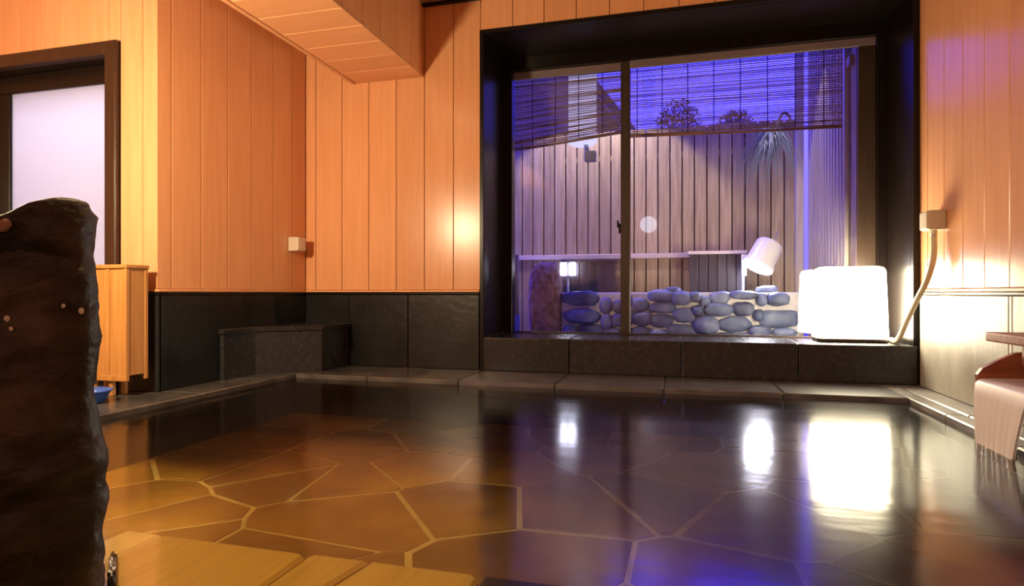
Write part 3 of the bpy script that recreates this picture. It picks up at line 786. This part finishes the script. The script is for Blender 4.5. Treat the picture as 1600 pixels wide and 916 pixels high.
# low dry stone garden wall
gw = empty('stone_wall', (-0.03, 5.75, 0)); tag(gw, 'low garden wall of rounded grey stones tinted as if blue lit in pale mortar', 'stone wall')
box('mortar_core', (-1.05, 5.60, 0.0), (0.98, 5.95, 0.555), MORTAR, gw, 0.015, 2)
FD = lambda px: 5.6 / (math.cos(YAW) + math.sin(YAW) * (px - 800) / 957.0)
stones = [(190, 185, 200, 88), (200, 295, 200, 84), (125, 392, 80, 84), (250, 385, 150, 84), (345, 230, 70, 92), (350, 330, 64, 92), (425, 235, 66, 74), (395, 400, 84, 64), (420, 320, 66, 80), (480, 200, 60, 70), (490, 300, 60, 100), (480, 400, 70, 70),
          (560, 225, 94, 80), (690, 170, 154, 74), (815, 185, 112, 84), (700, 245, 150, 66), (835, 290, 124, 88), (575, 312, 120, 84), (695, 325, 130, 80), (565, 398, 110, 72), (680, 408, 104, 60), (810, 385, 146, 76), (905, 175, 66, 66), (920, 262, 70, 64),
          (1060, 180, 100, 70), (1050, 255, 156, 84), (970, 350, 146, 110), (1150, 348, 170, 96), (1205, 252, 116, 84), (1210, 165, 156, 52), (965, 200, 60, 60), (1320, 195, 56, 80), (1420, 190, 116, 84), (1420, 310, 214, 104), (1300, 290, 60, 70), (1310, 390, 124, 70), (1080, 418, 150, 40), (1460, 400, 130, 60), (960, 425, 80, 36), (1210, 420, 110, 40)]
for i, (cx, cy, w, h) in enumerate(stones):
    px, py = 860 + cx / 4, 420 + cy / 4
    k = FD(px); t = (px - 800) / 957.0
    X = k * (-math.sin(YAW) + math.cos(YAW) * t); Z = EYE + (458 - py) / 957.0 * k
    sx = w / 4 / 957.0 * k / 2 * 1.14; sz = h / 4 / 957.0 * k / 2 * 1.08
    lump('stone', (X, 5.598, Z), (sx, 0.045 + 0.02 * ((i * 7) % 3), sz), STONE, gw, i + 1, 3, 0.16)
tops = [(-0.05, 5.72, 0.575, .07, .06, .03), (0.75, 5.75, 0.58, .09, .08, .035)]
for i, (a, b, c_, r1, r2, r3) in enumerate(tops):
    lump('top_stone', (a, b, c_), (r1, r2, r3), STONE, gw, i + 60, 3, 0.2)

tf = lump('tuff_boulder', (-1.205, 5.66, 0.40), (0.155, 0.13, 0.42), TUFF, None, 9, 5, 0.08, 0.0, flat=-0.40, pw=0.55, fine=0.07)
tag(tf, 'rough brown upright boulder beside the low stone wall', 'boulder')
po = empty('garden_post', (-1.44, 5.45, 0)); tag(po, 'slim post, lower part coloured as if blue lit, standing left of the brown boulder', 'post')
tube('post_upper', [(-1.445, 5.45, 0.34), (-1.445, 5.45, 0.90)], 0.030, SLAT, po, 14)
tube('post_sleeve', [(-1.445, 5.45, 0.0), (-1.445, 5.45, 0.345)], 0.037, POSTM, po, 16)

# dark slatted boxes against the fence
def dark_box(x0, x1, y0, y1, z1, lab, lid):
    r = empty('slatted_box', ((x0 + x1) / 2, (y0 + y1) / 2, 0)); tag(r, lab, 'storage box', 'slatted boxes by the garden fence')
    box('box_core', (x0 + 0.015, y0 + 0.015, 0.0), (x1 - 0.015, y1, z1 - 0.03), DARKBOX, r, 0)
    n = int((x1 - x0) / 0.075); w = (x1 - x0) / n
    for k in range(n): box('slat', (x0 + k * w + 0.004, y0, 0.02), (x0 + (k + 1) * w - 0.004, y0 + 0.014, z1 - 0.032), DARKBOX, r, 0.003)
    box('box_lid', (x0 - 0.012, y0 - 0.012, z1 - 0.03), (x1 + 0.012, y1, z1), lid, r, 0.004)
dark_box(0.10, 0.60, 6.03, 6.24, 0.945, 'dark slatted box with pale lid beside the white floodlight', FRAIL)
dark_box(-1.12, -0.60, 6.03, 6.24, 0.885, 'dark slatted box with dark lid behind the twin garden lamp', DARKBOX)

# twin garden lamp in front of the left box
GLW = emit('garden_lamp_glass', (0.80, 0.80, 1.0), K_GARDEN * 0.45)
tl = empty('twin_lamp', (-1.03, 5.86, 0)); tag(tl, 'small twin garden lamp with two bright white glasses', 'garden lamp')
tube('lamp_stake', [(-1.05, 5.99, 0.0), (-1.05, 5.99, 0.72)], 0.012, GREY, tl, 10)
box('lamp_bar', (-1.14, 5.975, 0.705), (-0.96, 6.005, 0.725), GREY, tl, 0.003)
for x in (-1.10, -1.01):
    rounded_loft('lamp_glass', [(0.028, 0.022, 0.725), (0.030, 0.024, 0.74), (0.030, 0.024, 0.84), (0.026, 0.02, 0.85)], GLW, tl, (x, 5.99, 0.0), 0.012, 3)
    box('lamp_cap', (x - 0.033, 5.963, 0.85), (x + 0.033, 6.017, 0.862), GREY, tl, 0.003)

# white floodlight on an arm
fd = empty('floodlight', (0.74, 5.9, 0)); tag(fd, 'white drum floodlight tilted down above the stone wall', 'floodlight')
ax = Vector((-0.11, -0.075, -0.20)).normalized()          # where it points
q = ax.to_track_quat('Z', 'Y').to_matrix()
oc = Vector((0.80, 5.93, 1.00))
lathe('floodlight_drum', [(0.07, 0.0), (0.110, 0.012), (0.118, 0.03), (0.124, 0.22), (0.138, 0.225), (0.138, 0.26), (0.122, 0.26), (0.118, 0.24)], WHITE, fd, tuple(oc), 28, q)
lathe('floodlight_lens', [(0.114, 0.240), (0.10, 0.247), (0.0005, 0.25)], emit('floodlight_lens', (0.92, 0.9, 1.0), K_GARDEN * 1.6), fd, tuple(oc), 24, q)
box('mount_plate', (0.548, 5.86, 0.705), (0.592, 5.90, 0.90), WHITE, fd, 0.008, 2)
tube('mount_arm', [(0.57, 5.88, 0.86), (0.62, 5.89, 0.87), (0.70, 5.91, 0.88)], 0.02, WHITE, fd, 10)
tube('mount_stake', [(0.57, 5.97, 0.0), (0.57, 5.97, 0.88)], 0.012, GREY, fd, 8)
tube('lamp_wire', smoothcurve([(0.83, 5.97, 0.98), (0.85, 5.99, 1.03), (0.868, 6.02, 1.10), (0.88, 6.10, 1.12)], 5), 0.006, GREY, fd, 6)

# tube lamp behind the left blind
tu = empty('tube_lamp', (-0.82, 5.4, 1.75)); tag(tu, 'pale glowing tube lamp behind the left bamboo blind', 'tube lamp')
lathe('tube_glass', [(0.10, 1.86), (0.125, 1.88), (0.125, 2.58), (0.10, 2.60)], emit('tube_lamp_glass', (0.55, 0.52, 1.0), 0.75), tu, (-0.82, 5.4, 0.0), 24)
box('tube_socket', (-0.80, 5.36, 1.71), (-0.70, 5.44, 1.80), GREY, tu, 0.006)
tube('socket_stem', [(-0.78, 5.4, 1.79), (-0.79, 5.4, 1.87)], 0.02, GREY, tu, 10)
tube('hanger_rod', [(-0.82, 5.4, 2.59), (-0.82, 5.4, 2.95)], 0.012, GREY, tu, 8)
ev = box('garden_eave', (-2.2, YG + 0.09, 2.95), (1.6, 5.55, 3.02), CEIL, None, 0.004); tag(ev, 'dark wooden eave over the window outside', 'eave', kind='structure')

# bamboo blinds
def blind(x0, x1, y, ztop, zl, zr, lab, hem):
    r = empty('bamboo_blind', ((x0 + x1) / 2, y, zl)); tag(r, lab, 'bamboo blind', 'bamboo blinds outside the window')
    n = int((ztop - min(zl, zr)) / 0.0135)
    vs, fs = [], []; rs = random.Random(int(abs(x0) * 100))
    for k in range(n):
        f = (k + 0.5) / n
        za = ztop + (zl - ztop) * f + rs.uniform(-.002, .002); zb = ztop + (zr - ztop) * f + rs.uniform(-.002, .002)
        rr = rs.uniform(.0030, .0054); m_ = 6
        b0 = len(vs)
        for q in range(m_ + 1):
            u = q / m_
            z = za + (zb - za) * u + 0.0025 * math.sin(u * 9 + k * 1.7) * f; yy = y + 0.006 * math.sin(k * 0.8 + u * 3)
            for (dy, dz) in ((-rr, 0), (0, rr), (rr, 0), (0, -rr)): vs.append((x0 + (x1 - x0) * u, yy + dy, z + dz))
        for q in range(m_):
            for s in range(4):
                a = b0 + q * 4
                fs.append((a + s, a + (s + 1) % 4, a + 4 + (s + 1) % 4, a + 4 + s))
        fs.append((b0, b0 + 1, b0 + 2, b0 + 3)); a = b0 + m_ * 4; fs.append((a, a + 3, a + 2, a + 1))
    o = mesh_obj('reeds', vs, fs, REED, r, ((x0 + x1) / 2, y, ztop)); o['kind'] = 'stuff'
    x = x0 + 0.07
    while x < x1:
        u = (x - x0) / (x1 - x0); zb = zl + (zr - zl) * u
        tube('binding_cord', [(x, y - 0.009, ztop), (x, y - 0.012, (ztop + zb) / 2), (x, y - 0.009, zb)], 0.0035, CORD, r, 5)
        x += 0.192
    tube('hem_rod', [(x0, y, zl - 0.008), ((x0 + x1) / 2, y, (zl + zr) / 2 - 0.012), (x1, y, zr - 0.008)], 0.011, hem, r, 8)
    tube('head_rod', [(x0, y, ztop + 0.012), (x1, y, ztop + 0.012)], 0.013, HEM, r, 8)
    for x in (x0 + 0.1, x1 - 0.1):
        tube('hanging_cord', [(x, y, ztop + 0.02), (x, y, 2.95)], 0.003, CORD, r, 5)
blind(-1.62, -0.40, 4.95, 2.36, 1.725, 1.845, 'bamboo blind with slanting lower edge outside the left pane', REED)
blind(-0.385, 1.155, 4.95, 2.36, 1.805, 1.775, 'wide bamboo blind with brown hem outside the right pane', HEM)

# spiky plant hanging at the fence corner
pl = empty('hanging_plant', (0.86, 5.85, 2.05)); tag(pl, 'blue lit spiky plant drooping below the right blind', 'plant')
vs, fs = [], []; rs = random.Random(8)
for k in range(150):
    a = rs.uniform(0, 2 * math.pi); L = rs.uniform(0.18, 0.46); sp_ = rs.uniform(0.15, 1.0)
    ox, oy, oz = 0.82 + rs.uniform(-.07, .05), 5.86 + rs.uniform(-.04, .04), 1.99 + rs.uniform(-.04, .05)
    dx, dy = math.cos(a) * sp_ - 0.28, math.sin(a) * sp_ * 0.6
    b0 = len(vs); w = rs.uniform(.004, .008)
    for q in range(5):
        u = q / 4; ww = w * (1 - u) + 0.0008
        px_ = ox + dx * L * (u - 0.25 * u * u); py_ = oy + dy * L * u; pz_ = oz - L * (0.45 * u + 0.6 * u * u) + 0.10 * sp_ * u * (1 - u)
        vs += [(px_ - ww, py_, pz_), (px_ + ww, py_, pz_), (px_, py_ + 0.003, pz_ + 0.003)]
    for q in range(4):
        a0 = b0 + q * 3
        for s in range(3): fs.append((a0 + s, a0 + (s + 1) % 3, a0 + 3 + (s + 1) % 3, a0 + 3 + s))
o = mesh_obj('leaves', vs, fs, LEAF, pl, (0.86, 5.85, 2.05)); o['kind'] = 'stuff'
tube('stem', smoothcurve([(0.82, 5.86, 1.97), (0.90, 5.95, 2.16), (0.98, 6.12, 2.19), (1.02, 6.28, 2.20)], 5), 0.012, TUFF, pl, 8)

# two spotlights under the eave wash the fence and the screen
def eave_spot(loc, aim, half, blend, watt, col, lab):
    r = empty('eave_spotlight', loc); tag(r, lab, 'spotlight')
    d = (Vector(aim) - Vector(loc)).normalized(); q = d.to_track_quat('Z', 'Y').to_matrix()
    lathe('spotlight_can', [(0.03, -0.10), (0.042, -0.095), (0.045, 0.0), (0.040, 0.0), (0.034, -0.03)], GREY, r, loc, 18, q)
    tube('spotlight_stem', [tuple(Vector(loc) - d * 0.09), (loc[0], loc[1], 2.95)], 0.012, GREY, r, 8)
    l = bpy.data.lights.new('spotlight_beam', 'SPOT'); l.energy = watt; l.color = col; l.spot_size = 2 * half; l.spot_blend = blend; l.shadow_soft_size = 0.02
    o = bpy.data.objects.new('spotlight_beam', l); C.objects.link(o); o.parent = r; o.location = d * 0.004
    o.rotation_euler = d.to_track_quat('-Z', 'Y').to_euler()
eave_spot((-0.75, 5.45, 2.84), (-0.75, 6.3, 0.95), math.radians(43), 0.22, 66, (1.0, 0.84, 0.60), 'grey spotlight under the eave aimed at the back fence')
eave_spot((0.95, 5.50, 2.84), (1.12, 5.90, 0.60), math.radians(24), 0.4, 16, (1.0, 0.86, 0.9), 'grey spotlight under the eave aimed at the side screen')

nb = empty('neighbour_house', (-2.0, 8.0, 0)); tag(nb, 'grey neighbouring house gable above the fence behind the left blind', 'house')
gp = [(-4.5, 0.0), (-0.75, 0.0), (-0.75, 2.75), (-1.6, 3.9), (-4.5, 3.9)]
vs = [(x, 8.0, z) for x, z in gp] + [(x, 8.3, z) for x, z in gp]; n = len(gp)
mesh_obj('gable_wall', vs, [tuple(range(n)), tuple(range(2 * n - 1, n - 1, -1))] + [(k, (k + 1) % n, n + (k + 1) % n, n + k) for k in range(n)], HOUSE, nb, (-2.0, 8.0, 0))
rp = [(-0.55, 2.53), (-1.62, 3.98), (-1.62, 4.08), (-0.47, 2.55)]
vs = [(x, 7.8, z) for x, z in rp] + [(x, 8.5, z) for x, z in rp]
mesh_obj('roof_slope', vs, [(0, 1, 2, 3), (7, 6, 5, 4)] + [(k, (k + 1) % 4, 4 + (k + 1) % 4, 4 + k) for k in range(4)], DARKBOX, nb, (-1.0, 8.0, 3.0))

# two shrubs beyond the fence, seen dark against the sky
def shrub(loc, rx, rz, seed, lab):
    r = empty('garden_shrub', (loc[0], loc[1], 0)); tag(r, lab, 'shrub', 'shrubs beyond the fence')
    rs = random.Random(seed); vs, fs = [], []
    for k in range(1100):
        d = Vector((rs.gauss(0, 1), rs.gauss(0, 1), rs.gauss(0, 1))).normalized() * (rs.random() ** 0.4)
        p = Vector(loc) + Vector((d.x * rx, d.y * rx, d.z * rz))
        a = Vector((rs.gauss(0, 1), rs.gauss(0, 1), rs.gauss(0, 1))).normalized(); b = a.orthogonal().normalized()
        L = rs.uniform(.02, .04); b0 = len(vs)
        vs += [p - a * L, p + b * L * .4, p + a * L, p - b * L * .4]; fs.append((b0, b0 + 1, b0 + 2, b0 + 3))
    o = mesh_obj('foliage', vs, fs, SHRUB, r, loc); o['kind'] = 'stuff'
    tube('stem', [(loc[0], loc[1], 0.0), (loc[0] + .03, loc[1], loc[2] * 0.6), (loc[0], loc[1], loc[2])], [.03, .025, .012], TUFF, r, 8)
SHRUB = mat('shrub_leaf', [(0.10, 0.08, 0.02), (0.18, 0.14, 0.04)], 0.5, nscale=8, bump=0)
shrub((0.0, 7.0, 2.35), 0.26, 0.34, 1, 'round leafy shrub above the fence top beside the window mullion')
shrub((0.58, 6.9, 2.26), 0.20, 0.24, 2, 'small leafy shrub above the fence top behind the drooping plant')
